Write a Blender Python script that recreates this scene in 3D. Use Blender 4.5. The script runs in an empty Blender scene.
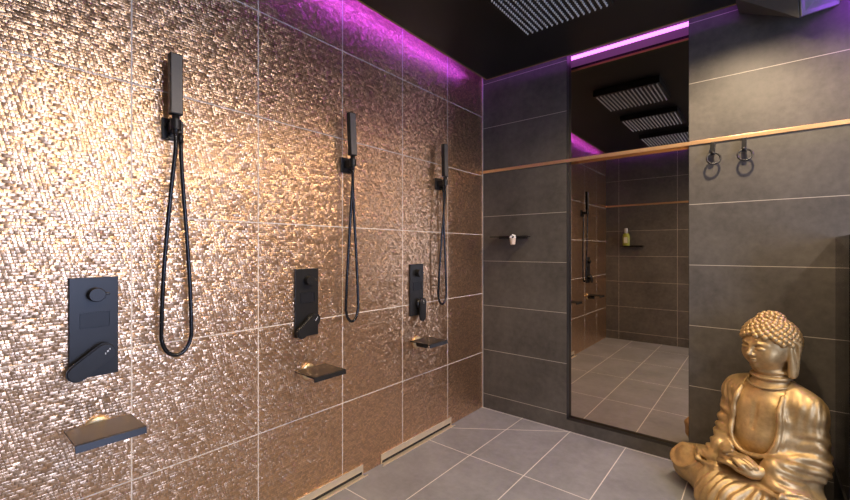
import bpy, bmesh, math, random
import numpy as np
from mathutils import Vector, Matrix
R = math.radians
random.seed(7)
scene = bpy.context.scene
col = scene.collection

# ------------------------------------------------------------------ helpers
def obj(name, bm, mat, parent=None, smooth=False, loc=None):
    me = bpy.data.meshes.new(name)
    bm.normal_update()
    bm.to_mesh(me); bm.free()
    if smooth:
        for p in me.polygons: p.use_smooth = True
    o = bpy.data.objects.new(name, me); col.objects.link(o)
    if mat: me.materials.append(mat)
    if parent: o.parent = parent
    if loc: o.location = loc
    return o

def tag(o, label=None, cat=None, group=None, kind=None):
    if label: o['label'] = label
    if cat: o['category'] = cat
    if group: o['group'] = group
    if kind: o['kind'] = kind
    return o

def empty(name, loc, label, cat, group=None, rz=0):
    o = bpy.data.objects.new(name, None); col.objects.link(o)
    o.location = loc; o.rotation_euler = (0, 0, rz); o.empty_display_size = .05
    return tag(o, label, cat, group)

def struct(name, bm, mat):
    return tag(obj(name, bm, mat), kind='structure')

def copy_tree(o, parent=None):
    c = o.copy(); col.objects.link(c)
    if parent: c.parent = parent
    for ch in list(o.children): copy_tree(ch, c)
    return c

def box(bm, a, b, bev=0, mtx=None):
    g = bmesh.ops.create_cube(bm, size=1)
    vs = g['verts']
    s = [b[i]-a[i] for i in range(3)]; c = [(b[i]+a[i])/2 for i in range(3)]
    for v in vs: v.co = Vector((v.co.x*s[0]+c[0], v.co.y*s[1]+c[1], v.co.z*s[2]+c[2]))
    if bev:
        es = list({e for v in vs for e in v.link_edges})
        r = bmesh.ops.bevel(bm, geom=es, offset=bev, segments=2, affect='EDGES', profile=.5)
        vs = list({v for f in r['faces'] for v in f.verts} | {v for v in vs if v.is_valid})
    if mtx:
        for v in vs: v.co = mtx @ v.co
    return bm

def tube(bm, pts, rad, seg=10, cap=True):
    pts = [Vector(p) for p in pts]; n = len(pts)
    if not hasattr(rad, '__len__'): rad = [rad]*n
    rings = []
    t0 = (pts[1]-pts[0]).normalized()
    up = Vector((0, 0, 1)) if abs(t0.z) < .9 else Vector((1, 0, 0))
    u = t0.cross(up).normalized()
    for i, p in enumerate(pts):
        t = (pts[min(i+1, n-1)]-pts[max(i-1, 0)]).normalized()
        u = (u - t*u.dot(t)).normalized(); w = t.cross(u)
        rings.append([bm.verts.new(p + (u*math.cos(2*math.pi*k/seg)+w*math.sin(2*math.pi*k/seg))*rad[i]) for k in range(seg)])
    for a, b in zip(rings, rings[1:]):
        for k in range(seg): bm.faces.new((a[k], a[(k+1) % seg], b[(k+1) % seg], b[k]))
    if cap:
        bm.faces.new(rings[0][::-1]); bm.faces.new(rings[-1])
    return bm

def lathe(bm, prof, seg=32, mtx=None):
    """prof: list of (r, z) revolved about local z"""
    rings = []
    M = mtx or Matrix()
    for r, z in prof:
        if r < 1e-6: rings.append([bm.verts.new(M @ Vector((0, 0, z)))])
        else: rings.append([bm.verts.new(M @ Vector((r*math.cos(2*math.pi*k/seg), r*math.sin(2*math.pi*k/seg), z))) for k in range(seg)])
    for a, b in zip(rings, rings[1:]):
        for k in range(seg):
            k2 = (k+1) % seg
            if len(a) == 1 and len(b) == 1: continue
            if len(a) == 1: bm.faces.new((a[0], b[k], b[k2]))
            elif len(b) == 1: bm.faces.new((a[k], a[k2], b[0]))
            else: bm.faces.new((a[k], a[k2], b[k2], b[k]))
    bmesh.ops.recalc_face_normals(bm, faces=bm.faces[:])
    return bm

def prism(bm, poly, off):
    """closed polygon (list of points) extruded by vector off"""
    a = [bm.verts.new(Vector(p)) for p in poly]; o = Vector(off)
    b = [bm.verts.new(Vector(p)+o) for p in poly]
    n = len(poly)
    bm.faces.new(a); bm.faces.new(b[::-1])
    for i in range(n): bm.faces.new((a[i], b[i], b[(i+1) % n], a[(i+1) % n]))
    bmesh.ops.recalc_face_normals(bm, faces=bm.faces[:])
    return bm

def torus(bm, c, R0, r, axis='Y', seg=36, s2=10, tilt=None):
    A = {'Y': (Vector((1, 0, 0)), Vector((0, 0, 1)), Vector((0, 1, 0))), 'Z': (Vector((1, 0, 0)), Vector((0, 1, 0)), Vector((0, 0, 1))),
         'X': (Vector((0, 1, 0)), Vector((0, 0, 1)), Vector((1, 0, 0)))}[axis]
    c = Vector(c); rings = []
    T = tilt or Matrix()
    for i in range(seg):
        a = 2*math.pi*i/seg; d = A[0]*math.cos(a)+A[1]*math.sin(a)
        rings.append([bm.verts.new(c + T @ (d*(R0+r*math.cos(2*math.pi*k/s2)) + A[2]*r*math.sin(2*math.pi*k/s2))) for k in range(s2)])
    for i in range(seg):
        a, b = rings[i], rings[(i+1) % seg]
        for k in range(s2): bm.faces.new((a[k], b[k], b[(k+1) % s2], a[(k+1) % s2]))
    bmesh.ops.recalc_face_normals(bm, faces=bm.faces[:])
    return bm

NB = bmesh.new

# ------------------------------------------------------------------ materials
class N:
    def __init__(s, name):
        s.m = bpy.data.materials.new(name); s.m.use_nodes = True
        s.t = s.m.node_tree; s.t.nodes.clear()
        s.out = s.t.nodes.new('ShaderNodeOutputMaterial')
    def new(s, typ, **kw):
        n = s.t.nodes.new(typ)
        for k, v in kw.items(): setattr(n, k, v)
        return n
    def link(s, a, b): s.t.links.new(a, b)
    def put(s, sock, v):
        if hasattr(v, 'is_linked') or hasattr(v, 'links'): s.link(v, sock)
        else: sock.default_value = v
    def math(s, op, a, b=None, c=None, clamp=False):
        n = s.new('ShaderNodeMath', operation=op); n.use_clamp = clamp
        s.put(n.inputs[0], a)
        if b is not None: s.put(n.inputs[1], b)
        if c is not None: s.put(n.inputs[2], c)
        return n.outputs[0]
    def xyz(s):
        n = s.new('ShaderNodeTexCoord'); q = s.new('ShaderNodeSeparateXYZ'); s.link(n.outputs['Object'], q.inputs[0])
        s.co = n.outputs['Object']
        return q.outputs[0], q.outputs[1], q.outputs[2]
    def comb(s, a, b, c):
        n = s.new('ShaderNodeCombineXYZ')
        for i, v in enumerate((a, b, c)): s.put(n.inputs[i], v)
        return n.outputs[0]
    def noise(s, vec, scale, detail=3, rough=.55):
        n = s.new('ShaderNodeTexNoise'); n.inputs['Scale'].default_value = scale
        n.inputs['Detail'].default_value = detail; n.inputs['Roughness'].default_value = rough
        if vec is not None: s.link(vec, n.inputs['Vector'])
        return n.outputs['Fac'], n.outputs['Color']
    def mix(s, f, a, b):
        n = s.new('ShaderNodeMix', data_type='RGBA')
        s.put(n.inputs[0], f); s.put(n.inputs[6], a); s.put(n.inputs[7], b)
        return n.outputs[2]
    def ramp(s, f, lo, hi, a=0., b=1.):
        n = s.new('ShaderNodeMapRange'); s.put(n.inputs[0], f)
        for i, v in enumerate((lo, hi, a, b)): n.inputs[i+1].default_value = v
        return n.outputs[0]
    def line(s, u, off, period, w):
        """1 on grid lines u = off + k*period, width w"""
        a = s.math('DIVIDE', s.math('SUBTRACT', u, off), period)
        f = s.math('FRACT', s.math('ADD', a, .5))
        d = s.math('MULTIPLY', s.math('ABSOLUTE', s.math('SUBTRACT', f, .5)), period)
        return s.math('LESS_THAN', d, w/2)
    def bump(s, h, strength, dist):
        n = s.new('ShaderNodeBump'); n.inputs['Strength'].default_value = strength; n.inputs['Distance'].default_value = dist
        s.link(h, n.inputs['Height']); return n.outputs[0]
    def bsdf(s, **kw):
        n = s.new('ShaderNodeBsdfPrincipled')
        for k, v in kw.items(): s.put(n.inputs[k.replace('_', ' ')], v)
        s.link(n.outputs[0], s.out.inputs[0]); s.p = n
        return s.m

def C(r, g, b): return (r, g, b, 1)

def simple(name, c, rough=.5, metal=0., var=.12, scale=40, **kw):
    n = N(name); n.xyz()
    f, _ = n.noise(n.co, scale, 4)
    c2 = n.mix(f, C(*[x*(1-var) for x in c]), C(*[x*(1+var) for x in c]))
    return n.bsdf(Base_Color=c2, Roughness=rough, Metallic=metal, **kw)

def stone(n, base, sc=1.0, amp=.5):
    x, y, z = n.xyz()
    f1, _ = n.noise(n.co, 3.2*sc, 6, .6); f2, _ = n.noise(n.co, 28*sc, 5, .65)
    v = n.math('ADD', n.math('MULTIPLY', f1, .6), n.math('MULTIPLY', f2, .4))
    v = n.ramp(v, .3, .7, 1-amp, 1+amp)
    c = n.new('ShaderNodeVectorMath', operation='SCALE'); c.inputs[0].default_value = base; n.link(v, c.inputs[3])
    return x, y, z, c.outputs[0], f2

def wall_tile(name, axis, uoff, uper, base=(.083, .073, .061), vline=True, hper=.3262):
    n = N(name)
    x, y, z, c, f2 = stone(n, base)
    u = x if axis == 'x' else y
    g = n.line(z, 2.0608, hper, .0032)
    if vline: g = n.math('MAXIMUM', g, n.line(u, uoff, uper, .0032))
    c = n.mix(g, c, C(.42, .37, .31))
    h = n.math('SUBTRACT', n.math('MULTIPLY', f2, .15), g)
    return n.bsdf(Base_Color=c, Roughness=n.math('ADD', .42, n.math('MULTIPLY', f2, .25)), Normal=n.bump(h, .5, .002), Specular_IOR_Level=.45)

M = {}
M['tile_back'] = wall_tile('dark slate tile', 'x', -.02, .657)
M['tile_opp'] = wall_tile('dark slate tile opposite', 'x', .16, .657)
M['tile_side'] = wall_tile('dark slate tile side', 'y', -.1, .657)
M['tile_plain'] = wall_tile('dark slate skirting', 'x', 0, .657, vline=False, hper=9)

def floor_mat():
    n = N('grey floor tile')
    x, y, z, c, f2 = stone(n, (.235, .236, .245), .9, .30)
    g = n.line(x, -.008, .3302, .0045)
    g = n.math('MAXIMUM', g, n.line(y, -.667, .655, .0045))
    # the slope fold that runs from the end of the drain to the wall
    ax, ay, bx, by = .03, -.445, .64, -.012
    L = math.hypot(bx-ax, by-ay); nx, ny = -(by-ay)/L, (bx-ax)/L; tx, ty = (bx-ax)/L, (by-ay)/L
    d = n.math('ADD', n.math('MULTIPLY', n.math('SUBTRACT', x, ax), nx), n.math('MULTIPLY', n.math('SUBTRACT', y, ay), ny))
    t = n.math('ADD', n.math('MULTIPLY', n.math('SUBTRACT', x, ax), tx), n.math('MULTIPLY', n.math('SUBTRACT', y, ay), ty))
    l = n.math('MULTIPLY', n.math('LESS_THAN', n.math('ABSOLUTE', d), .0025), n.math('LESS_THAN', n.math('ABSOLUTE', n.math('SUBTRACT', t, L/2)), L/2))
    g = n.math('MAXIMUM', g, l)
    c = n.mix(g, c, C(.72, .68, .62))
    h = n.math('SUBTRACT', n.math('MULTIPLY', f2, .15), g)
    return n.bsdf(Base_Color=c, Roughness=n.math('ADD', .36, n.math('MULTIPLY', f2, .2)), Normal=n.bump(h, .4, .002))
M['floor'] = floor_mat()

def copper_mat():
    """pressed metallic mosaic: every little facet leans its own way"""
    n = N('copper metallic mosaic tile')
    x, y, z = n.xyz()
    W, HL = .43858, .43534
    grout = n.math('MAXIMUM', n.line(y, 0, W, .0042), n.line(z, 2.14686, HL, .0042))
    def cells(sy, sz, seed, stag):
        row = n.math('FLOOR', n.math('DIVIDE', z, sz))
        yy = n.math('ADD', n.math('DIVIDE', y, sy), n.math('MULTIPLY', row, stag))
        cy_ = n.math('FLOOR', yy)
        w = n.new('ShaderNodeTexWhiteNoise', noise_dimensions='3D'); n.link(n.comb(cy_, row, seed), w.inputs['Vector'])
        fy = n.math('MULTIPLY', n.math('SUBTRACT', n.math('FRACT', yy), .5), 2)
        fz = n.math('MULTIPLY', n.math('SUBTRACT', n.math('FRACT', n.math('DIVIDE', z, sz)), .5), 2)
        return w, fy, fz
    S1, S2 = COP['size'], COP['long']
    wa, fya, fza = cells(S1*1.15, S1, 1.7, .21)
    wb, fyb, fzb = cells(S2, S1, 5.1, .37)
    big, bigc = n.noise(n.co, 9, 3)
    sel = n.math('GREATER_THAN', big, .52)
    colr = n.mix(sel, wa.outputs['Color'], wb.outputs['Color'])
    q = n.new('ShaderNodeSeparateColor'); n.link(colr, q.inputs[0])
    mid, midc = n.noise(n.co, 34, 2)
    qm = n.new('ShaderNodeSeparateColor'); n.link(midc, qm.inputs[0])
    fyc = n.math('ADD', n.math('MULTIPLY', fya, n.math('SUBTRACT', 1, sel)), n.math('MULTIPLY', fyb, sel))
    def cube(v): return n.math('MULTIPLY', n.math('MULTIPLY', v, v), v)
    def tilt(a, pil, m, k):
        v = n.math('MULTIPLY', n.math('SUBTRACT', a, .5), k[0])
        v = n.math('ADD', v, n.math('MULTIPLY', cube(pil), k[1]))
        return n.math('ADD', v, n.math('MULTIPLY', n.math('SUBTRACT', m, .5), k[2]))
    ty = tilt(q.outputs[0], fyc, qm.outputs[0], COP['ty'])
    tz = tilt(q.outputs[1], fza, qm.outputs[1], COP['tz'])
    ng = n.math('SUBTRACT', 1, grout)
    nv = n.new('ShaderNodeVectorMath', operation='NORMALIZE')
    n.link(n.comb(1., n.math('MULTIPLY', ty, ng), n.math('MULTIPLY', tz, ng)), nv.inputs[0])
    seam = n.math('MAXIMUM', n.math('GREATER_THAN', n.math('ABSOLUTE', fyc), .93), n.math('GREATER_THAN', n.math('ABSOLUTE', fza), .90))
    seam = n.math('MULTIPLY', seam, .4)
    vary = n.ramp(q.outputs[2], 0, 1, .78, 1.12)
    cc = n.new('ShaderNodeVectorMath', operation='SCALE'); cc.inputs[0].default_value = COP['col']; n.link(vary, cc.inputs[3])
    c = n.mix(seam, cc.outputs[0], C(.16, .10, .065))
    c = n.mix(grout, c, C(.80, .68, .55))
    return n.bsdf(Base_Color=c, Metallic=n.math('MULTIPLY', ng, .97), Roughness=n.math('ADD', COP['rough'], n.math('MULTIPLY', grout, .3)), Normal=nv.outputs[0],
                  Coat_Weight=n.math('MULTIPLY', ng, .8), Coat_IOR=1.9, Coat_Roughness=.25, Coat_Normal=nv.outputs[0])
COP = dict(size=.0088, long=.021, ty=(.27, .28, .24), tz=(.29, .34, .28), col=(.76, .46, .24), rough=.34)
M['copper'] = copper_mat()

M['black'] = simple('matt black metal', (.021, .0195, .018), .38, .3)
M['lit_black'] = simple('satin gunmetal face', (.15, .135, .118), .45, .3)  # black handset face; the light falling on it is put into this tone
M['blackgloss'] = simple('black hose sheath', (.012, .012, .013), .25, .2)
M['screen'] = simple('dark inset panel', (.006, .006, .007), .45)
M['ceiling'] = simple('black stretch ceiling', (.010, .0095, .009), .32, var=.2, scale=3)
M['plaster'] = simple('white plaster', (.75, .75, .75), .8, var=.04)
M['brass'] = simple('brushed champagne brass', (.86, .74, .54), .42, .7)
M['brasspl'] = simple('polished brass', (.85, .66, .38), .35, .8)
M['brasstrim'] = simple('copper trim', (.82, .50, .26), .35, .8)
M['goldedge'] = simple('thin gold edging', (.50, .33, .13), .4, .7)
M['slot'] = simple('dark drain slot', (.01, .009, .008), .6)
M['corner'] = simple('brushed corner profile', (.62, .58, .53), .35, .6)
M['nozzle'] = simple('pale silicone nozzle', (.62, .61, .57), .5)
M['fixture'] = simple('dark grey fixture housing', (.07, .066, .060), .45)
M['fixture2'] = simple('blue grey fixture end', (.17, .18, .19), .5)
M['letter'] = simple('pale engraved mark', (.7, .7, .7), .4)
M['ceramic'] = simple('cream ceramic', (.68, .55, .42), .3)
M['white'] = simple('glossy white', (.85, .83, .8), .2)
M['frame'] = simple('window frame white', (.7, .7, .7), .5)
M['glassshelf'] = simple('smoked shelf plate', (.02, .018, .016), .12)
M['bottle'] = simple('yellow green bottle plastic', (.33, .36, .05), .3)
M['bottlecap'] = simple('pale grey cap', (.5, .5, .46), .35)
M['labelmat'] = simple('pale label paper', (.65, .65, .5), .5)

def mirror_mat():
    n = N('bronze tinted mirror')
    return n.bsdf(Base_Color=C(.66, .56, .45), Metallic=1., Roughness=.012)
M['mirror'] = mirror_mat()

def smoked():
    n = N('smoked glass')
    t = n.new('ShaderNodeBsdfTransparent'); t.inputs[0].default_value = C(.62, .58, .52)
    g = n.new('ShaderNodeBsdfGlossy'); g.inputs['Roughness'].default_value = .02; g.inputs[0].default_value = C(.9, .9, .9)
    fr = n.new('ShaderNodeFresnel'); fr.inputs[0].default_value = 1.45
    mx = n.new('ShaderNodeMixShader'); n.link(fr.outputs[0], mx.inputs[0]); n.link(t.outputs[0], mx.inputs[1]); n.link(g.outputs[0], mx.inputs[2])
    n.link(mx.outputs[0], n.out.inputs[0])
    return n.m
M['smoked'] = smoked()

def emit(name, c, s):
    n = N(name); e = n.new('ShaderNodeEmission'); e.inputs[0].default_value = C(*c); e.inputs[1].default_value = s
    n.link(e.outputs[0], n.out.inputs[0]); return n.m
LED = 34.0
M['led'] = emit('violet led', (.40, .06, 1.0), LED)
M['led2'] = emit('violet led tape', (.40, .06, 1.0), 170)
M['led3'] = emit('violet led tape in the cove', (.55, .12, 1.0), 9)
M['lamp'] = emit('warm lamp disc', (1., .78, .5), 30)
M['daylight'] = emit('frosted daylight pane', (.66, .84, 1.40), 10.0)

def gold():
    n = N('old gold paint'); n.xyz()
    f, _ = n.noise(n.co, 9, 5, .6); f2, _ = n.noise(n.co, 60, 4, .6)
    v = n.ramp(n.math('ADD', n.math('MULTIPLY', f, .6), n.math('MULTIPLY', f2, .4)), .35, .65)
    c = n.mix(v, C(.38, .25, .105), C(.62, .43, .20))
    return n.bsdf(Base_Color=c, Metallic=.62, Roughness=n.ramp(f2, .3, .7, .36, .52), Normal=n.bump(f2, .25, .002))
M['gold'] = gold()

# ------------------------------------------------------------------ the room
XR, YO, ZC, ZP, G = 3.25, -3.04, 2.62, 2.377, .085
MX0, MX1, MY, SK = .628, 1.297, .040, .07          # mirror recess
b = NB(); box(b, (-.1, YO-.1, -.1), (XR+.1, .15, 0)); struct('floor', b, M['floor'])
b = NB(); box(b, (-.1, YO-.1, ZC), (XR+.1, .15, ZC+.1)); struct('ceiling', b, M['plaster'])
b = NB(); box(b, (-.1, YO-.1, 0), (0, .15, ZC)); struct('wall_left', b, M['copper'])
b = NB()
box(b, (0, 0, 0), (MX0, .15, ZC)); box(b, (MX1, 0, 0), (XR, .15, ZC)); box(b, (MX0, MY+.006, SK), (MX1, .15, ZC))
struct('wall_back', b, M['tile_back'])
b = NB(); box(b, (MX0, 0, 0), (MX1, .15, SK)); struct('baseboard_back', b, M['tile_plain'])
b = NB(); box(b, (0, YO-.1, 0), (XR, YO, ZC)); struct('wall_front', b, M['tile_opp'])
# right wall with a frosted window
WY0, WY1, WZ0, WZ1 = -2.42, -1.40, .50, 1.90
b = NB()
box(b, (XR, YO-.1, 0), (XR+.1, .15, WZ0)); box(b, (XR, YO-.1, WZ1), (XR+.1, .15, ZC))
box(b, (XR, YO-.1, WZ0), (XR+.1, WY0, WZ1)); box(b, (XR, WY1, WZ0), (XR+.1, .15, WZ1))
struct('wall_right', b, M['tile_side'])
b = NB(); w = .05
box(b, (XR+.01, WY0, WZ0), (XR+.07, WY0+w, WZ1)); box(b, (XR+.01, WY1-w, WZ0), (XR+.07, WY1, WZ1))
box(b, (XR+.01, WY0+w, WZ0), (XR+.07, WY1-w, WZ0+w)); box(b, (XR+.01, WY0+w, WZ1-w), (XR+.07, WY1-w, WZ1))
win = struct('window_1', b, M['frame'])
b = NB(); box(b, (XR+.03, WY0+w, WZ0+w), (XR+.05, WY1-w, WZ1-w)); obj('pane', b, M['daylight'], win)

# black dropped ceiling panel with its plenum, gold edge
b = NB(); box(b, (G, YO+G, ZP), (XR-G, -G, ZP+.025))
panel = struct('ceiling_panel', b, M['ceiling'])
b = NB(); box(b, (G+.14, YO+G+.14, ZP+.027), (XR-G-.14, -G-.14, ZC)); box(b, (G+.001, YO+G+.001, ZP+.025), (XR-G-.001, -G-.001, ZP+.027))
obj('plenum', b, M['plaster'], panel)
# black strips that paint the shade on the tile reveals of the mirror recess
b = NB(); box(b, (MX0, .001, SK), (MX0+.002, MY, ZC)); box(b, (MX1-.002, .001, SK), (MX1, MY, ZC)); box(b, (MX0+.002, .001, SK), (MX1-.002, MY, SK+.002)); struct('reveal_shade', b, M['black'])
b = NB(); e = .006
box(b, (G-.003, YO+G, ZP-.003), (G+e, -G, ZP+.008)); box(b, (G+e, -G-e, ZP-.003), (XR-G, -G+.003, ZP+.008))
box(b, (G+e, YO+G-.003, ZP-.003), (XR-G, YO+G+e, ZP+.008))
struct('trim_1', b, M['goldedge'])
# metal corner profile between copper and slate
b = NB(); box(b, (0, -.006, 0), (.006, 0, ZC)); struct('trim_2', b, M['corner'])
# copper rail along the back wall (and on the opposite wall)
b = NB(); box(b, (.006, -.008, 1.727), (XR, 0, 1.748), .0015); struct('trim_3', b, M['brasstrim'])
b = NB(); box(b, (0, YO, 1.727), (XR, YO+.008, 1.748), .0015); struct('trim_4', b, M['brasstrim'])

# ------------------------------------------------------------------ LED strips hidden in the cove
def led(label, a, c, under=False, m='led'):
    t = empty('led_strip', ((a[0]+c[0])/2, (a[1]+c[1])/2, a[2]), label, 'led strip', 'violet cove lighting')
    o = Vector(t.location); lo = Vector(a)-o; hi = Vector(c)-o
    zs = hi.z-.002 if under else lo.z+.002
    b = NB(); box(b, lo, (hi.x, hi.y, zs)); obj('diode_band' if under else 'backing', b, M[m if under else 'white'], t)
    b = NB(); box(b, (lo.x, lo.y, zs), hi); obj('backing' if under else 'diode_band', b, M['white' if under else 'led'], t)
led('violet led strip in the cove above the copper tiled wall', (G+.003, -2.85, ZP+.0275), (G+.013, -.17, ZP+.036))
t = empty('led_strip', (1.6, -G-.14, 2.515), 'violet led strip in the cove above the mirror and slate wall', 'led strip', 'violet cove lighting')
b = NB(); box(b, (-1.36, 0, 0), (1.4, .002, .030)); obj('backing', b, M['white'], t)
b = NB(); box(b, (-1.36, .002, .002), (1.4, .004, .028)); obj('diode_band', b, M['led3'], t)
led('violet led strip in the cove above the slate wall facing the mirror', (G+.02, YO+G+.003, ZP+.0275), (3.1, YO+G+.013, ZP+.036))

led('violet led strip on the slate wall right of the angular fixture', (1.955, -.085, 2.328), (3.1, -.065, 2.342), True, 'led2')
b = NB(); box(b, (1.95, -.10, 2.342), (3.12, 0, 2.36)); box(b, (1.95, -.10, 2.285), (3.12, -.092, 2.342)); struct('led_baffle', b, M['ceiling'])  # added unseen ledge and lip, keeps the strip's light off the copper wall
# ------------------------------------------------------------------ mirror
t = empty('wall_mirror', ((MX0+MX1)/2, MY, SK), 'tall bronze tinted mirror set into the slate wall beside the copper wall', 'mirror')
b = NB(); box(b, (MX0-(MX0+MX1)/2+.0025, 0, .003), (MX1-(MX0+MX1)/2-.0025, .006, ZC-SK-.001)); obj('mirror_glass', b, M['mirror'], t)

# ------------------------------------------------------------------ shower sets on the copper wall
BASE = -2.287
STEP = .7655
WHICH = ['nearest the camera', 'in the middle of the three', 'nearest the mirror corner']
def at(o, y): o.location.y += y

# --- concealed control
def control():
    t = empty('shower_control', (0, BASE-.005, .926), 'x', 'shower control', 'shower controls')
    b = NB(); box(b, (0, -.0605, -.153), (.010, .0605, .153), .0015); obj('wall_plate', b, M['black'], t)
    RX = Matrix.Rotation(R(90), 4, 'Y')
    b = NB(); lathe(b, [(0, .010), (.0215, .010), (.0215, .034), (.0195, .038), (0, .038)], 36, Matrix.Translation((0, .002, .100)) @ RX)
    k = obj('diverter_knob', b, M['black'], t)
    b = NB(); box(b, (.022, .020, .098), (.037, .034, .106), .002); obj('pointer', b, M['black'], k)
    b = NB(); box(b, (.010, -.033, .0), (.0105, .037, .043)); box(b, (.010, -.035, -.002), (.0125, .039, 0)); box(b, (.010, -.035, .043), (.0125, .039, .045))
    box(b, (.010, -.035, 0), (.0125, -.033, .043)); box(b, (.010, .037, 0), (.0125, .039, .043))
    obj('display_window', b, M['screen'], t)
    b = NB(); lathe(b, [(0, .010), (.027, .010), (.027, .03), (0, .03)], 36, Matrix.Translation((0, .012, -.083)) @ RX)
    s = obj('cartridge_collar', b, M['black'], t, True)
    # stadium lever, leaning down towards the camera side
    b = NB(); poly = []
    A = Vector((0, .020, -.078)); d = Vector((0, -.80, -.60)).normalized(); L = .082; r = .029; r2 = .027
    p = Vector((0, d.z, -d.y))
    for i in range(13):
        a = math.pi/2 - math.pi*i/12
        poly.append(A - d*math.cos(a)*r*1 + p*math.sin(a)*r)
    for i in range(13):
        a = -math.pi/2 + math.pi*i/12
        poly.append(A + d*(L+math.cos(a)*r2) + p*math.sin(a)*r2)
    poly = [(.030, q.y, q.z) for q in poly]
    prism(b, poly, (.016, 0, 0))
    es = [e for e in b.edges if abs(e.verts[0].co.x-e.verts[1].co.x) < 1e-5]
    bmesh.ops.bevel(b, geom=es, offset=.004, segments=3, affect='EDGES')
    lv = obj('lever', b, M['black'], t)
    b = NB()
    for i, (u, v) in enumerate([(-.005, -.002), (-.001, .001), (.003, -.001), (.006, .002)]):
        c = A + d*(-.006) + Vector((0, u*.8+v*.5, u*.75+v))
        box(b, (.046, c.y-.0011, c.z-.0026), (.0466, c.y+.0011, c.z+.0026))
    obj('maker_mark', b, M['letter'], lv)
    return t
ctl = control()
CT = ['large matt black shower control plate at left, between hose and frame edge, nearest the camera',
      'middle of the three black shower control plates on the copper wall',
      'smallest looking black shower control plate, nearest the mirror wall']
for i in range(3):
    o = ctl if i == 0 else copy_tree(ctl)
    if i: at(o, STEP*i)
    o['label'] = CT[i]
    if i == 2:      # this lever hangs straight down
        for c in o.children:
            if c.name.startswith('lever'):
                c.rotation_euler = (R(52), 0, 0)
                p0 = Vector((0, .020, -.078)); c.location = p0 - Matrix.Rotation(R(52), 3, 'X') @ p0

# --- waterfall spout
def spout():
    t = empty('waterfall_spout', (0, BASE+.004, .613), 'x', 'bath spout', 'waterfall spouts')
    RX = Matrix.Rotation(R(90), 4, 'Y')
    b = NB(); lathe(b, [(0, 0), (.037, 0), (.037, .005), (.034, .010), (.028, .013), (0, .0145)], 40, Matrix.Translation((0, 0, -.003)) @ RX); obj('escutcheon', b, M['brasspl'], t, False)
    b = NB(); lathe(b, [(.021, .012), (.021, .075), (.018, .080), (0, .080)], 32, Matrix.Translation((0, 0, -.007)) @ RX); obj('spout_neck', b, M['black'], t, True)
    b = NB()
    box(b, (.020, -.083, .015), (.162, .083, .020), .001)
    obj('blade', b, M['black'], t)
    b = NB(); prism(b, [(.158, -.083, .020), (.168, -.083, .0185), (.172, -.083, .0), (.167, -.083, .0), (.1615, -.083, .015)], (0, .166, 0))
    obj('front_lip', b, M['black'], t)
    return t
sp = spout()
ST = ['wide black waterfall spout at lower left, below the nearest control plate', 'middle black waterfall spout with brass rosette on the copper wall',
      'farthest black waterfall spout, nearest the mirror, brass rosette showing']
for i in range(3):
    o = sp if i == 0 else copy_tree(sp)
    if i: at(o, STEP*i)
    o['label'] = ST[i]

# --- wall holder and hand shower with looping hose
def holder():
    t = empty('shower_holder', (0, BASE+.213, 1.583), 'x', 'shower holder', 'hand shower holders')
    b = NB(); box(b, (0, -.034, -.037), (.009, .034, .037), .0015); obj('wall_plate', b, M['black'], t)
    b = NB(); box(b, (.009, -.018, -.012), (.0465, .006, .020), .002); obj('bracket_arm', b, M['black'], t)
    b = NB(); lathe(b, [(.0125, -.016), (.0165, -.016), (.0165, .018), (.0125, .018), (.0125, -.016)], 28, Matrix.Translation((.064, -.010, .004))); obj('cradle_ring', b, M['black'], t, False)
    b = NB(); tube(b, [(.009, .018, -.018), (.026, .018, -.018), (.030, .018, -.022), (.030, .018, -.045)], .0085, 14); obj('hose_elbow', b, M['black'], t, True)
    return t
def handset(mirrored=0):
    t = empty('hand_shower', (.064, BASE+.203, 1.60), 'x', 'hand shower', 'hand showers')
    T = Matrix.Rotation(R(-1.2), 4, 'Y')
    b = NB(); box(b, (-.013, -.019, .022), (.013, .019, .228), .002, T); obj('spray_head', b, M['black'], t)
    b = NB(); box(b, (.013, -.0165, .026), (.0136, .0165, .224), 0, T); obj('spray_face', b, M['lit_black'], t)
    b = NB(); lathe(b, [(0, -.045), (.0085, -.045), (.0095, -.03), (.0115, -.005), (.0115, .022), (0, .022)], 24); obj('handle_stem', b, M['black'], t, True)
    return t
def hose_pts(left, right, bottom, lx, rx):
    """closed loop hanging from (lx) stem to (rx) elbow; local to the handset empty"""
    c = (left+right)/2; r = (right-left)/2; zb = bottom+.075
    P = [(0, 0, -.04), (0, -.001, -.10), (-.006, left*.4, -.25), (-.014, left*.8, -.45), (-.022, left*.97, -.60)]
    n = 12
    for i in range(0, n+1):
        a = math.pi*(1 + i/n)
        P.append((-.028, c + r*math.cos(a), zb + .075*math.sin(a)))
    P += [(-.031, right*.97, -.60), (-.033, right*.84, -.44), (-.034, right*.66, -.28), (-.034, .030, -.13), (-.034, .028, -.062)]
    # smooth by Catmull-Rom
    V = [Vector(p) for p in P]; out = []
    for i in range(len(V)-1):
        p0, p1, p2, p3 = V[max(i-1, 0)], V[i], V[i+1], V[min(i+2, len(V)-1)]
        for k in range(5):
            s = k/5
            out.append(.5*((2*p1) + (p2-p0)*s + (2*p0-5*p1+4*p2-p3)*s*s + (3*p1-p0-3*p2+p3)*s**3))
    out.append(V[-1]); return out
HT = ['black hand shower with long hose loop, nearest the camera, left of the three', 'middle of the three black hand showers, its spray head leaning slightly',
      'farthest of the three black hand showers, nearest the mirror corner']
HO = ['square black wall holder carrying the nearest hand shower', 'square black wall holder carrying the middle hand shower', 'square black wall holder carrying the farthest hand shower']
hold = holder(); hs = handset()
loops = [(-.034, .060, -.80), (-.020, .058, -.79), (-.034, .050, -.78)]
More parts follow.
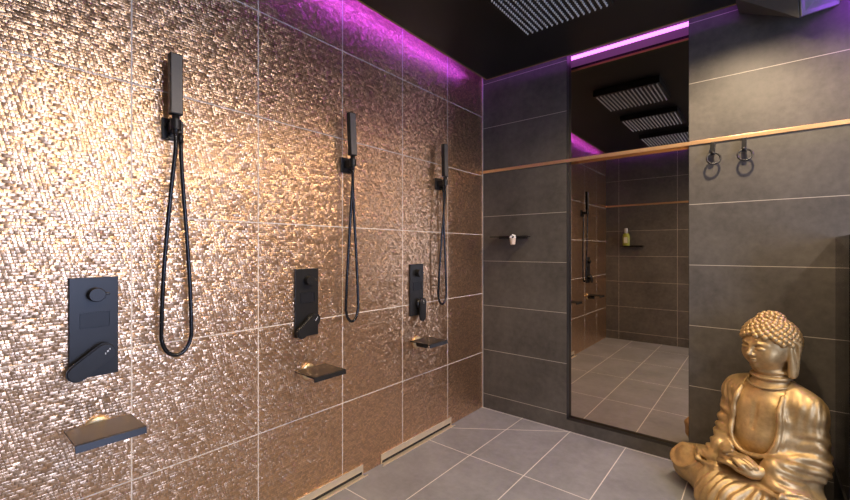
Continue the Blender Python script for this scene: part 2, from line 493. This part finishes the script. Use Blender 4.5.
for i in range(3):
    o = hold if i == 0 else copy_tree(hold)
    if i: at(o, STEP*i + (.014 if i == 1 else 0))
    o['label'] = HO[i]
handsets = [hs, copy_tree(hs), copy_tree(hs)]
for i, o in enumerate(handsets):
    if i: at(o, STEP*i + (.014 if i == 1 else 0))
    o['label'] = HT[i]
    if i == 1:
        for c in o.children: 
            if c.name.startswith('spray'): c.rotation_euler = (R(1.8), 0, 0)
    l, r, bt = loops[i]
    b = NB(); tube(b, hose_pts(l, r, bt, 0, 0), .0068, 10); obj('hose', b, M['blackgloss'], o, True)

# ------------------------------------------------------------------ brass drains at the foot of the copper wall
def drain(y0, y1, label):
    t = empty('wall_drain', (0, (y0+y1)/2, 0), label, 'drain', 'brass wall drains'); h = (y1-y0)/2
    b = NB(); box(b, (.0005, -h, .018), (.007, h, .052), .001); box(b, (.0005, -h, .0), (.007, -h+.006, .018)); box(b, (.0005, h-.006, .0), (.007, h, .018)); obj('cover_plate', b, M['brass'], t)
    b = NB(); box(b, (.0005, -h+.006, .0005), (.003, h-.006, .018)); obj('slot', b, M['slot'], t)
    b = NB(); box(b, (.003, -h+.006, .0), (.026, h-.006, .002)); box(b, (.026, -h-.012, 0), (.031, h+.012, .003)); obj('channel_lip', b, M['brass'], t)
drain(-1.055, -.405, 'long brass wall drain at the foot of the copper wall, nearer the mirror')
drain(-1.83, -1.185, 'brass wall drain cut off by the bottom frame edge, nearer the camera')

# ------------------------------------------------------------------ rain shower heads
def rain():
    t = empty('rain_shower', (.828, -.752, ZP), 'x', 'rain shower', 'ceiling rain showers')
    b = NB(); box(b, (-.225, -.215, -.045), (.225, .215, 0), .002); obj('shower_body', b, M['ceiling'], t)
    for r in range(16):
        b = NB(); x = -.2025 + .027*r
        for k in range(20):
            y = -.19+.02*k
            lathe(b, [(.0050, -.045), (.0036, -.0535), (0, -.0535)], 6, Matrix.Translation((x, y, 0)))
        obj('nozzle_row', b, M['nozzle'], t)
    return t
rs = rain()
RT = ['square black rain shower head with pale nozzles at the top of the frame', 'black rain shower head, middle of the three reflected in the mirror',
      'black rain shower head over the camera, smallest of the three reflected in the mirror']
for i in range(3):
    o = rs if i == 0 else copy_tree(rs)
    if i: at(o, -STEP*i)
    o['label'] = RT[i]

# ------------------------------------------------------------------ small shelves
t = empty('wall_shelf', (.253, 0, 1.254), 'thin dark smoked shelf on the slate wall left of the mirror', 'shelf', 'small wall shelves')
b = NB(); box(b, (-.132, -.105, -.003), (.132, -.012, .003), .001); obj('shelf_plate', b, M['glassshelf'], t)
b = NB(); box(b, (-.11, -.014, -.012), (.11, 0, .010), .002); obj('mounting_rail', b, M['black'], t)
t2 = copy_tree(t); t2.location = (.33, YO, 1.212); t2.rotation_euler.z = math.pi
t2['label'] = 'thin dark shelf on the far slate wall reflected in the mirror'
# cup hanging over the shelf front
t = empty('ceramic_cup', (.312, -.128, 1.198), 'small cream cup with white sprigs at the front edge of the dark shelf', 'cup')
b = NB(); lathe(b, [(0, 0), (.013, 0), (.016, .004), (.021, .046), (.019, .046), (.014, .006), (0, .006)], 28); obj('cup_body', b, M['ceramic'], t, False)
b = NB()
for x, z in [(-.010, .052), (.002, .060), (.012, .056), (-.014, .044), (.015, .045)]:
    bmesh.ops.create_icosphere(b, subdivisions=2, radius=.008, matrix=Matrix.Translation((x, random.uniform(-.006, .006), z+.004)))
obj('sprigs', b, M['white'], t, True)
b = NB(); box(b, (-.006, .0215, .038), (.006, .03, .053), .001); obj('hook_tab', b, M['black'], t)
# bottle on the far shelf
bs = 1.3
t = empty('shampoo_bottle', (.262, YO+.06, 1.2155), 'yellow green shampoo bottle with pale cap reflected in the mirror', 'bottle')
b = NB(); lathe(b, [(0, 0), (.028, 0), (.032, .006), (.033, .095), (.026, .118), (.014, .126), (0, .126)], 28, Matrix.Scale(.62, 4, (0, 1, 0))); obj('bottle_body', b, M['bottle'], t, True)
b = NB(); lathe(b, [(.013, .124), (.016, .126), (.015, .168), (.012, .174), (0, .174)], 24); obj('cap', b, M['bottlecap'], t, True)
b = NB(); box(b, (-.016, .0195, .03), (.016, .0212, .085)); obj('paper_label', b, M['labelmat'], t)
t.scale = (bs, bs, bs)

# ------------------------------------------------------------------ robe hooks with rings
def hook(x, label, tw):
    t = empty('robe_hook', (x, 0, 1.70), label, 'hook', 'ring hooks under the copper rail')
    b = NB(); box(b, (-.010, -.044, -.048), (.010, -.028, .022), .002); obj('drop_bar', b, M['black'], t)
    b = NB(); box(b, (-.010, -.03, .004), (.010, 0, .020), .001); obj('wall_peg', b, M['black'], t)
    b = NB(); torus(b, (.004, -.040, -.064), .029, .0048, 'Y', 40, 10, Matrix.Rotation(tw, 4, 'Z') @ Matrix.Rotation(R(-12), 4, 'X')); obj('ring', b, M['black'], t, True)
    b = NB(); tube(b, [(.0, -.050, -.034), (.0, -.026, -.034)], .0075, 14); obj('ring_pin', b, M['black'], t, True)
hook(1.405, 'black ring hook under the copper rail, nearer the mirror', R(10))
hook(1.533, 'black ring hook under the copper rail, farther from the mirror', R(4))

# ------------------------------------------------------------------ angular fixture at the top right
t = empty('angular_fixture', (1.70, 0, ZP), 'dark grey angular housing under the ceiling edge above the ring hooks', 'fixture')
b = NB()
def loc(p): return Vector(p)-Vector((1.70, 0, ZP))
top = ZP
# left front face leans; lower tip at right of centre
P = {'a': (1.511, -.002, 2.366), 'b': (1.729, -.15, 2.199), 'c': (1.872, -.002, 2.272), 'd': (1.500, -.15, 2.376), 'e': (1.715, -.235, 2.376), 'f': (1.872, -.10, 2.376), 'g': (1.511, -.002, 2.376), 'h': (1.872, -.002, 2.376)}
v = {k: b.verts.new(loc(q)) for k, q in P.items()}
bmesh.ops.convex_hull(b, input=list(v.values()))
hous = obj('housing', b, M['fixture'], t)
b = NB(); q = [(1.735, -.1535, 2.203), (1.868, -.010, 2.274), (1.868, -.104, 2.372), (1.722, -.236, 2.372)]
nrm = (Vector(q[1])-Vector(q[0])).cross(Vector(q[3])-Vector(q[0])).normalized()
if nrm.x < 0: nrm = -nrm
prism(b, [loc(p) for p in q], nrm*.004); obj('end_plate', b, M['fixture2'], t)
b = NB(); box(b, loc((1.874, -.012, 2.29)), loc((1.890, 0, 2.376))); obj('gold_bracket', b, M['goldedge'], t)

# ------------------------------------------------------------------ downlights in the panel (warm lamps)
def downlight(x, y, label, power, size=.035, ang=130, blend=.6, tone=(1., .78, .52)):
    t = empty('downlight', (x, y, ZP), label, 'downlight', 'ceiling downlights')
    b = NB(); lathe(b, [(.030, .0), (.043, 0), (.043, -.003), (.030, -.003), (.030, 0)], 32); obj('bezel', b, M['black'], t)
    b = NB(); lathe(b, [(0, -.0012), (.030, -.0012)], 32); obj('lens', b, M['lamp'], t)
    L = bpy.data.lights.new('downlight lamp', 'SPOT'); L.energy = power; L.color = tone; L.spot_size = R(ang); L.spot_blend = blend; L.shadow_soft_size = size
    o = bpy.data.objects.new('lamp', L); col.objects.link(o); o.parent = t; o.location = (0, 0, -.012)
downlight(1.55, -.55, 'ceiling downlight above the ring hooks and statue', 80, .012, 150)
downlight(1.30, -1.35, 'ceiling downlight in the middle of the panel', 65)
downlight(1.12, -2.15, 'ceiling downlight above the camera', 50)

downlight(2.6, -1.15, 'ceiling downlight near the window, closer to the mirror wall', 50, .06, 176, .25, (1., .84, .66))
downlight(2.6, -2.05, 'ceiling downlight near the window, farther from the mirror wall', 58, .06, 176, .25, (1., .84, .66))

# ------------------------------------------------------------------ smoked glass screen
t = empty('glass_screen', (1.862, -.193, 0), 'low smoked glass screen standing against the slate wall behind the gold statue', 'screen')
b = NB(); box(b, (-.003, -.193, .165), (.003, .191, 1.222), .0008); obj('glass_pane', b, M['smoked'], t)
b = NB(); box(b, (-.008, -.193, 0), (.008, .191, .175), .002); obj('base_channel', b, M['black'], t)

# ------------------------------------------------------------------ the gold seated statue: signed distance fields -> surface nets
class Field:
    def __init__(s, lo, hi, h):
        s.lo = np.array(lo, float); s.h = h
        s.n = [int(math.ceil((hi[i]-lo[i])/h))+1 for i in range(3)]
        s.ax = [s.lo[i]+h*np.arange(s.n[i]) for i in range(3)]
        s.d = np.full(s.n, .06, np.float32)
    def sub(s, lo, hi, pad=.06):
        sl = []
        for i in range(3):
            a = max(0, int((lo[i]-pad-s.lo[i])/s.h)); c = min(s.n[i], int((hi[i]+pad-s.lo[i])/s.h)+2)
            if c <= a: return None, None
            sl.append(slice(a, c))
        g = np.meshgrid(s.ax[0][sl[0]], s.ax[1][sl[1]], s.ax[2][sl[2]], indexing='ij', sparse=True)
        return tuple(sl), g
    def add(s, lo, hi, fn, k=.02, op='u'):
        sl, g = s.sub(lo, hi)
        if sl is None: return
        e = fn(*g).astype(np.float32); d = s.d[sl]
        if op == 'u':
            if k > 0:
                hh = np.clip(.5+.5*(d-e)/k, 0, 1); s.d[sl] = d+(e-d)*hh-k*hh*(1-hh)
            else: s.d[sl] = np.minimum(d, e)
        else:   # subtract
            if k > 0:
                hh = np.clip(.5-.5*(d+e)/k, 0, 1); s.d[sl] = d+(-e-d)*hh+k*hh*(1-hh)
            else: s.d[sl] = np.maximum(d, -e)
    def ell(s, c, r, k=.02, op='u', rot=None):
        c = np.array(c); rr = max(r)
        def fn(x, y, z):
            px, py, pz = x-c[0], y-c[1], z-c[2]
            if rot is not None:
                m = np.array(rot)
                px, py, pz = (m[0, 0]*px+m[1, 0]*py+m[2, 0]*pz, m[0, 1]*px+m[1, 1]*py+m[2, 1]*pz, m[0, 2]*px+m[1, 2]*py+m[2, 2]*pz)
            k0 = np.sqrt((px/r[0])**2+(py/r[1])**2+(pz/r[2])**2)+1e-6
            k1 = np.sqrt((px/r[0]**2)**2+(py/r[1]**2)**2+(pz/r[2]**2)**2)+1e-6
            return k0*(k0-1)/k1
        s.add(c-rr, c+rr, fn, k, op)
    def cap(s, a, b_, r1, r2=None, k=.02, op='u'):
        a = np.array(a, float); b_ = np.array(b_, float); r2 = r1 if r2 is None else r2
        ba = b_-a; L = ba.dot(ba)
        def fn(x, y, z):
            px, py, pz = x-a[0], y-a[1], z-a[2]
            t = np.clip((px*ba[0]+py*ba[1]+pz*ba[2])/L, 0, 1)
            return np.sqrt((px-t*ba[0])**2+(py-t*ba[1])**2+(pz-t*ba[2])**2)-(r1+(r2-r1)*t)
        rr = max(r1, r2)
        s.add(np.minimum(a, b_)-rr, np.maximum(a, b_)+rr, fn, k, op)
    def chain(s, P, rad, k=.012, op='u'):
        n = len(P)
        if not hasattr(rad, '__len__'): rad = [rad]*n
        Q = [np.array(p, float) for p in P]
        def fn(x, y, z):
            best = None
            for i in range(n-1):
                a, ba = Q[i], Q[i+1]-Q[i]; L = ba.dot(ba)+1e-12
                px, py, pz = x-a[0], y-a[1], z-a[2]
                t = np.clip((px*ba[0]+py*ba[1]+pz*ba[2])/L, 0, 1)
                e = np.sqrt((px-t*ba[0])**2+(py-t*ba[1])**2+(pz-t*ba[2])**2)-(rad[i]+(rad[i+1]-rad[i])*t)
                best = e if best is None else np.minimum(best, e)
            return best
        A = np.array(Q); m = max(rad)
        s.add(A.min(0)-m, A.max(0)+m, fn, k, op)
    def mesh(s):
        d = s.d; n = d.shape
        d = np.pad(d, 1, constant_values=.06); lo = s.lo-s.h; n = d.shape
        ins = d < 0
        cnt = np.zeros([m-1 for m in n], np.int8)
        offs = [(i, j, k) for i in (0, 1) for j in (0, 1) for k in (0, 1)]
        sl = lambda o: tuple(slice(o[a], n[a]-1+o[a]) for a in range(3))
        for o in offs: cnt += ins[sl(o)]
        act = (cnt > 0) & (cnt < 8)
        idx = -np.ones(act.shape, np.int64); ii = np.argwhere(act); idx[act] = np.arange(len(ii))
        vals = np.stack([d[ii[:, 0]+o[0], ii[:, 1]+o[1], ii[:, 2]+o[2]] for o in offs], 1)
        acc = np.zeros((len(ii), 3)); w = np.zeros(len(ii))
        for a in range(8):
            for c in range(a+1, 8):
                oa, oc = np.array(offs[a]), np.array(offs[c])
                if np.abs(oa-oc).sum() != 1: continue
                va, vc = vals[:, a], vals[:, c]; m = (va < 0) != (vc < 0)
                t = np.where(m, va/np.where(m, va-vc, 1), 0)
                acc += np.where(m[:, None], oa+(oc-oa)*t[:, None], 0); w += m
        V = lo + s.h*(ii + acc/w[:, None])
        F = []
        for ax in range(3):
            u, v_ = (ax+1) % 3, (ax+2) % 3
            a = [slice(None)]*3; c = [slice(None)]*3
            a[ax] = slice(0, n[ax]-1); c[ax] = slice(1, n[ax])
            cr = ins[tuple(a)] != ins[tuple(c)]
            e = np.argwhere(cr); ok = (e[:, u] > 0) & (e[:, v_] > 0) & (e[:, u] < n[u]-1) & (e[:, v_] < n[v_]-1); e = e[ok]
            q = []
            for du, dv in ((-1, -1), (0, -1), (0, 0), (-1, 0)):
                f = e.copy(); f[:, u] += du; f[:, v_] += dv; q.append(idx[f[:, 0], f[:, 1], f[:, 2]])
            q = np.stack(q, 1); inside = ins[e[:, 0], e[:, 1], e[:, 2]]
            q[~inside] = q[~inside][:, ::-1]; F.append(q)
        return V, np.concatenate(F)

def np_obj(name, V, F, mat, parent):
    me = bpy.data.meshes.new(name); me.from_pydata(V.tolist(), [], F.tolist()); me.update()
    for p in me.polygons: p.use_smooth = True
    o = bpy.data.objects.new(name, me); col.objects.link(o); me.materials.append(mat); o.parent = parent
    return o
def normals(V, F):
    nn = np.zeros_like(V); q = np.cross(V[F[:, 2]]-V[F[:, 0]], V[F[:, 3]]-V[F[:, 1]])
    for i in range(4): np.add.at(nn, F[:, i], q)
    return nn/(np.linalg.norm(nn, axis=1)[:, None]+1e-12)
def ss(x, a, c):
    t = np.clip((x-a)/(c-a), 0, 1); return t*t*(3-2*t)

SX, SY, ROT = 1.632, -.200, R(-30)
statue = empty('buddha_statue', (SX, SY, 0), 'large gold seated meditating statue on the floor in front of the slate wall', 'statue', rz=ROT)

HY, HP = R(-12), R(6)      # head turn and nod
HC = np.array((0, -.014, .732))
HR = np.array((Matrix.Rotation(HY, 3, 'Z') @ Matrix.Rotation(HP, 3, 'X')))
def H(x, y, z): return HC + HR @ np.array((x, y, z))

# ---- bare body: head, neck, chest, hands
f = Field((-.26, -.34, .16), (.26, .16, .90), .0036)
E = lambda c, r, k=.012, op='u': f.ell(H(*c), r, k, op, HR)
E((0, .010, .025), (.092, .096, .090), .01)            # skull
E((0, -.012, -.022), (.080, .080, .080), .03)          # face
E((0, -.040, -.062), (.050, .036, .030), .03)         # jaw
E((0, -.070, -.078), (.017, .014, .013), .016)         # chin
for s in (-1, 1):
    E((s*.042, -.055, -.030), (.030, .028, .032), .02)     # cheek
    f.chain([H(s*.008, -.090, .020), H(s*.030, -.089, .029), H(s*.056, -.068, .021)], [.0035, .0042, .003], .012)   # brow
    E((s*.032, -.086, .010), (.020, .010, .008), .008, 's')      # socket
    E((s*.033, -.0815, .004), (.020, .012, .0105), .004)         # lid
    f.chain([H(s*.014, -.0895, -.001), H(s*.033, -.0945, -.005), H(s*.051, -.085, -.002)], .0024, .003, 's')       # closed eye line
    E((s*.0105, -.094, -.025), (.0075, .008, .0065), .006)       # nostril wing
    # long ear
    f.chain([H(s*.088, .006, .030), H(s*.100, .014, .038), H(s*.106, .032, .020), H(s*.100, .026, -.035), H(s*.090, .014, -.098)], [.008, .010, .011, .0095, .015], .008)
    f.chain([H(s*.091, .000, .020), H(s*.094, .000, -.030), H(s*.088, .006, -.108)], [.008, .009, .016], .008)
    E((s*.092, .012, -.065), (.011, .018, .050), .01)
    E((s*.098, .020, .000), (.006, .022, .040), .008)
    E((s*.108, .012, .006), (.010, .009, .022), .004, 's'); f.chain([H(s*.107, .012, .0), H(s*.108, .020, -.06)], [.006, .004], .004, 's')
f.chain([H(0, -.088, .016), H(0, -.099, -.006), H(0, -.107, -.019)], [.0065, .0078, .0100], .008)   # nose
E((0, -.093, -.0435), (.019, .0105, .0056), .004)      # upper lip
E((0, -.0905, -.0535), (.015, .0105, .0066), .004)     # lower lip
f.chain([H(-.022, -.092, -.0475), H(0, -.102, -.0490), H(.022, -.092, -.0475)], .0018, .003, 's')
# neck with creases
f.cap((0, .005, .52), tuple(H(0, .012, -.06)), .066, .056, .02)
for z, r in ((.628, .064), (.600, .070)):
    P = [(r*math.cos(a), .004+r*math.sin(a)*.98, z-.006*math.cos(a+1.57)) for a in np.linspace(0, 2*math.pi, 19)]
    f.chain(P, .0085, .008)
# chest / belly
f.ell((0, -.005, .43), (.143, .100, .13), .05)
f.ell((0, -.025, .32), (.130, .115, .13), .05)
f.cap((-.10, .0, .502), (.10, .0, .502), .056, .056, .04)
f.ell((-.045, -.075, .44), (.052, .028, .06), .03); f.ell((.045, -.075, .44), (.052, .028, .06), .03)
f.chain([(0, -.108, .52), (0, -.110, .48), (0, -.118, .44), (0, -.132, .385)], [.006, .007, .007, .004], .014, 's')
# hands in the lap, right laid over left
def hand(sgn, z, y0):
    f.ell((sgn*.028, y0, z), (.052, .042, .018), .014)
    for i, (dy, L) in enumerate(((-.030, .075), (-.012, .085), (.006, .080), (.023, .062))):
        bx = sgn*.012
        P = [(bx, y0+dy, z+.006), (bx-sgn*L*.45, y0+dy-.008, z+.013), (bx-sgn*L*.8, y0+dy-.006, z+.006), (bx-sgn*L, y0+dy-.002, z-.002)]
        f.chain(P, [.0105, .0102, .0095, .008], .004)
    f.chain([(sgn*.055, y0-.02, z+.008), (sgn*.035, y0-.040, z+.028), (sgn*.008, y0-.038, z+.040)], [.012, .011, .008], .006)
    f.chain([(sgn*.055, y0+.004, z), (sgn*.100, y0+.05, z+.012)], [.027, .030], .02)
hand(1, .228, -.222); hand(-1, .256, -.212)
V, F = f.mesh(); np_obj('body', V, F, M['gold'], statue)

# ---- hair: skull cap, topknot and rows of curls
b = NB(); HM = Matrix(HR.tolist()).to_4x4(); hc = Vector(HC)
def hairpt(d):
    d = d.normalized(); r = Vector((.097, .102, .096)); c0 = Vector((0, .012, .027))
    k = 1/math.sqrt((d.x/r.x)**2+(d.y/r.y)**2+(d.z/r.z)**2); return c0+d*k
def hairline(d): # keep points above the hairline
    p = hairpt(d); a = math.atan2(d.x, -d.y)     # 0 at the face
    lim = .058 - .036*min(1, (abs(a)/1.15))**2 if abs(a) < 1.25 else (.02 if abs(a) < 1.95 else -.055)
    if 1.25 <= abs(a) < 1.95: lim = .022 - (abs(a)-1.25)*.03
    return p.z > lim
N_ = 340
for i in range(N_):
    zz = 1-2*(i+.5)/N_; a = i*2.399963; r = math.sqrt(1-zz*zz); d = Vector((r*math.cos(a), r*math.sin(a), zz))
    if hairline(d):
        p = hairpt(d)
        bmesh.ops.create_icosphere(b, subdivisions=2, radius=.0138, matrix=Matrix.Translation(p))
# topknot
kc = Vector((0, .022, .108)); kr = Vector((.048, .050, .038))
g = bmesh.ops.create_uvsphere(b, u_segments=28, v_segments=16, radius=1)
for vv in g['verts']: vv.co = Vector((vv.co.x*kr.x, vv.co.y*kr.y, vv.co.z*kr.z))+kc
for i in range(72):
    zz = 1-2*(i+.5)/72; a = i*2.399963; r = math.sqrt(1-zz*zz); d = Vector((r*math.cos(a)*kr.x, r*math.sin(a)*kr.y, zz*kr.z))
    if zz > -.25: bmesh.ops.create_icosphere(b, subdivisions=2, radius=.0120, matrix=Matrix.Translation(kc+d))
for vv in b.verts: vv.co = hc + (HM.to_3x3() @ vv.co)
obj('hair', b, M['gold'], statue, True)

# ---- robe
f = Field((-.46, -.45, -.01), (.46, .22, .60), .0048)
def torso(grow):
    return [((0, -.002, .425), (.150+grow, .105+grow, .135+grow)), ((0, -.02, .31), (.142+grow, .118+grow, .14+grow))]
for c, r in torso(.010): f.ell(c, r, .05)
f.cap((-.105, .004, .500), (.105, .004, .500), .060, .060, .04)
f.ell((0, .02, .20), (.17, .12, .14), .05)
for s in (-1, 1):
    f.cap((s*.04, .012, .560), (s*.135, .004, .497), .038, .058, .04)          # shoulder slope
    ex = .164 if s < 0 else .150
    f.cap((s*.142, .004, .468), (s*ex, -.002, .275), .058, .062, .03)        # upper arm
    f.cap((s*ex, -.005, .275), (s*.105, -.165, .258), .060, .046, .03)       # forearm sleeve
    f.cap((s*ex, -.02, .23), (s*.120, -.165, .215), .048, .046, .03)         # sleeve drape on the thigh
    f.ell((s*.132, -.165, .205), (.072, .066, .034), .025)                     # bell mouth of the sleeve
    f.chain([(s*.132+.078*math.cos(a), -.168+.074*math.sin(a), .196+.010*math.sin(a)) for a in np.linspace(0, 2*math.pi, 25)], .0085, .010)
    kx = .262 if s < 0 else .215
    f.cap((s*.08, .0, .12), (s*kx, -.140, .105), .095, .085, .04)             # thigh
    f.cap((s*kx, -.145, .095), (s*-.02, -.270, .085), .080, .068, .03)        # shin
f.ell((0, -.18, .10), (.19, .11, .10), .04)
f.ell((0, -.27, .055), (.15, .075, .075), .03)                                 # front apron
# open front: U shaped neckline
def opening(x, y, z):
    w_ = .092; zb = .355
    a = np.where(z < zb, np.sqrt(x*x+((z-zb)*1.05)**2)-w_, np.abs(x)-w_+np.clip(z-zb-.08, 0, 1)*.12)
    return np.maximum(a, y-.0)
f.add((-.2, -.34, .25), (.2, .02, .62), lambda x, y, z: np.maximum(opening(x, y, z), .262-z+0*x), .006, 's')
# hem cord around the neckline
P = []
for s in (-1, 1):
    pass
def chest_y(x, z):
    best = 0
    for c, r in torso(.010):
        q = 1-((x-c[0])/r[0])**2-((z-c[2])/r[2])**2
        if q > 0: best = min(best, c[1]-r[1]*math.sqrt(q))
    return best
pts_ = []
for z in np.linspace(.53, .355, 7): pts_.append((-.092+max(0, z-.445)*.12, z))
for a in np.linspace(math.pi, 2*math.pi, 15)[1:-1]: pts_.append((.092*math.cos(a), .355+.088*math.sin(a)))
pts_ += [(-x, z) for x, z in pts_[:7][::-1]]
f.chain([(x, chest_y(x, z)-.010, z) for x, z in pts_], .0105, .008)
f.chain([(x*1.16, chest_y(x*1.16, z-.012)-.002, z-.012 if abs(x) < .09 else z) for x, z in pts_], .006, .006)
# hem of the sleeves, knee oval
for s in (-1, 1):
    c = np.array((s*.335, -.165, .10)); u = np.array((s*.50, .55, .25)); u /= np.linalg.norm(u)
    P = []
    for a in np.linspace(0, 2*math.pi, 25):
        P.append((s*.300 + s*.075*math.cos(a)*.95, -.185 + .062*math.cos(a)*-.35 - .0*math.sin(a), .135+.050*math.sin(a)))
V, F = f.mesh(); nn = normals(V, F)
X, Y, Z = V[:, 0], V[:, 1], V[:, 2]
def ridge(ph, sharp=1.6): return np.power(np.abs(np.cos(ph)), sharp)*2-1
disp = np.zeros(len(V))
def fbm(p, s):
    return np.sin(p[:, 0]*s*1.3+p[:, 1]*s*.7)+np.sin(p[:, 1]*s*1.1-p[:, 2]*s*1.7+1.3)+np.sin(p[:, 2]*s*1.4+p[:, 0]*s*.9+2.1)
wob = fbm(V, 22)*.5
# sleeves: swags that sink towards the front
ax_ = np.abs(X)
m = ss(ax_, .125, .16)*ss(Z, .20, .24)*(1-ss(Z, .36, .43))*(1-.6*ss(Y, -.03, .05))
disp += m*.0050*ridge((Z+.55*Y-.35*ax_)*math.pi/.043+wob*.9)
# upper arm / shoulder: long soft falling folds
m = ss(Z, .38, .45)*ss(ax_, .11, .14)*(1-ss(Z, .53, .56))
disp += m*.0014*ridge((ax_*1.0+Y*1.2-.22*Z)*math.pi/.042+wob*.6)
# lap fan: ridges radiating from below the hands
ang = np.arctan2(X-.10, -(Y+.06))
m = ss(-Y, .17, .23)*(1-ss(ax_, .11, .16))*(1-ss(Z, .16, .19))
disp += m*.0070*ridge(ang*22+wob*.9+.6, 1.1)
# thighs and knees: arcs round the knee
for s in (-1, 1):     # raised hem that runs in an oval over each knee
    kx = .262 if s < 0 else .215
    nd = np.array((.10 if s < 0 else .3, -.70, .70)); nd /= np.linalg.norm(nd); uu = np.cross(nd, (0, 0, 1.)); uu /= np.linalg.norm(uu); vv_ = np.cross(uu, nd)
    Dk = V-np.array((s*(kx+.005), -.155, .105)); du, dv = Dk@uu, Dk@vv_
    rho = np.hypot((du-s*.012)/.078, dv/.058)
    disp += .0110*np.exp(-((rho-1)/.10)**2)*ss(nn@nd, .05, .3)*(np.abs(Dk@nd) < .14)
disp += .0012*fbm(V, 60)*ss(Z, .0, .03)
V = V + nn*disp[:, None]
V[:, 2] = np.maximum(V[:, 2], 0.0)
np_obj('robe', V, F, M['gold'], statue)
# collar of the under garment
b = NB(); P = [(.082*math.cos(a), .002+.084*math.sin(a), .574-.020*max(0, -math.sin(a))) for a in np.linspace(0, 2*math.pi, 33)]
tube(b, P, .0055, 10, False)
obj('collar', b, M['gold'], statue, True)

# ------------------------------------------------------------------ camera, world, view
cam = bpy.data.cameras.new('camera'); co = bpy.data.objects.new('camera', cam); col.objects.link(co)
cam.sensor_width = 36; cam.lens = 409.6/850*36; cam.clip_start = .02
co.location = (1.6, -2.621, 1.163); co.rotation_euler = (R(90), 0, .6878)
scene.camera = co
w = bpy.data.worlds.new('world'); scene.world = w; w.use_nodes = True
w.node_tree.nodes['Background'].inputs[0].default_value = (.8, .85, 1, 1); w.node_tree.nodes['Background'].inputs[1].default_value = .0
scene.view_settings.view_transform = 'Standard'; scene.view_settings.look = 'None'
scene.view_settings.gamma = 1; scene.view_settings.use_curve_mapping = False; scene.view_settings.exposure = 0
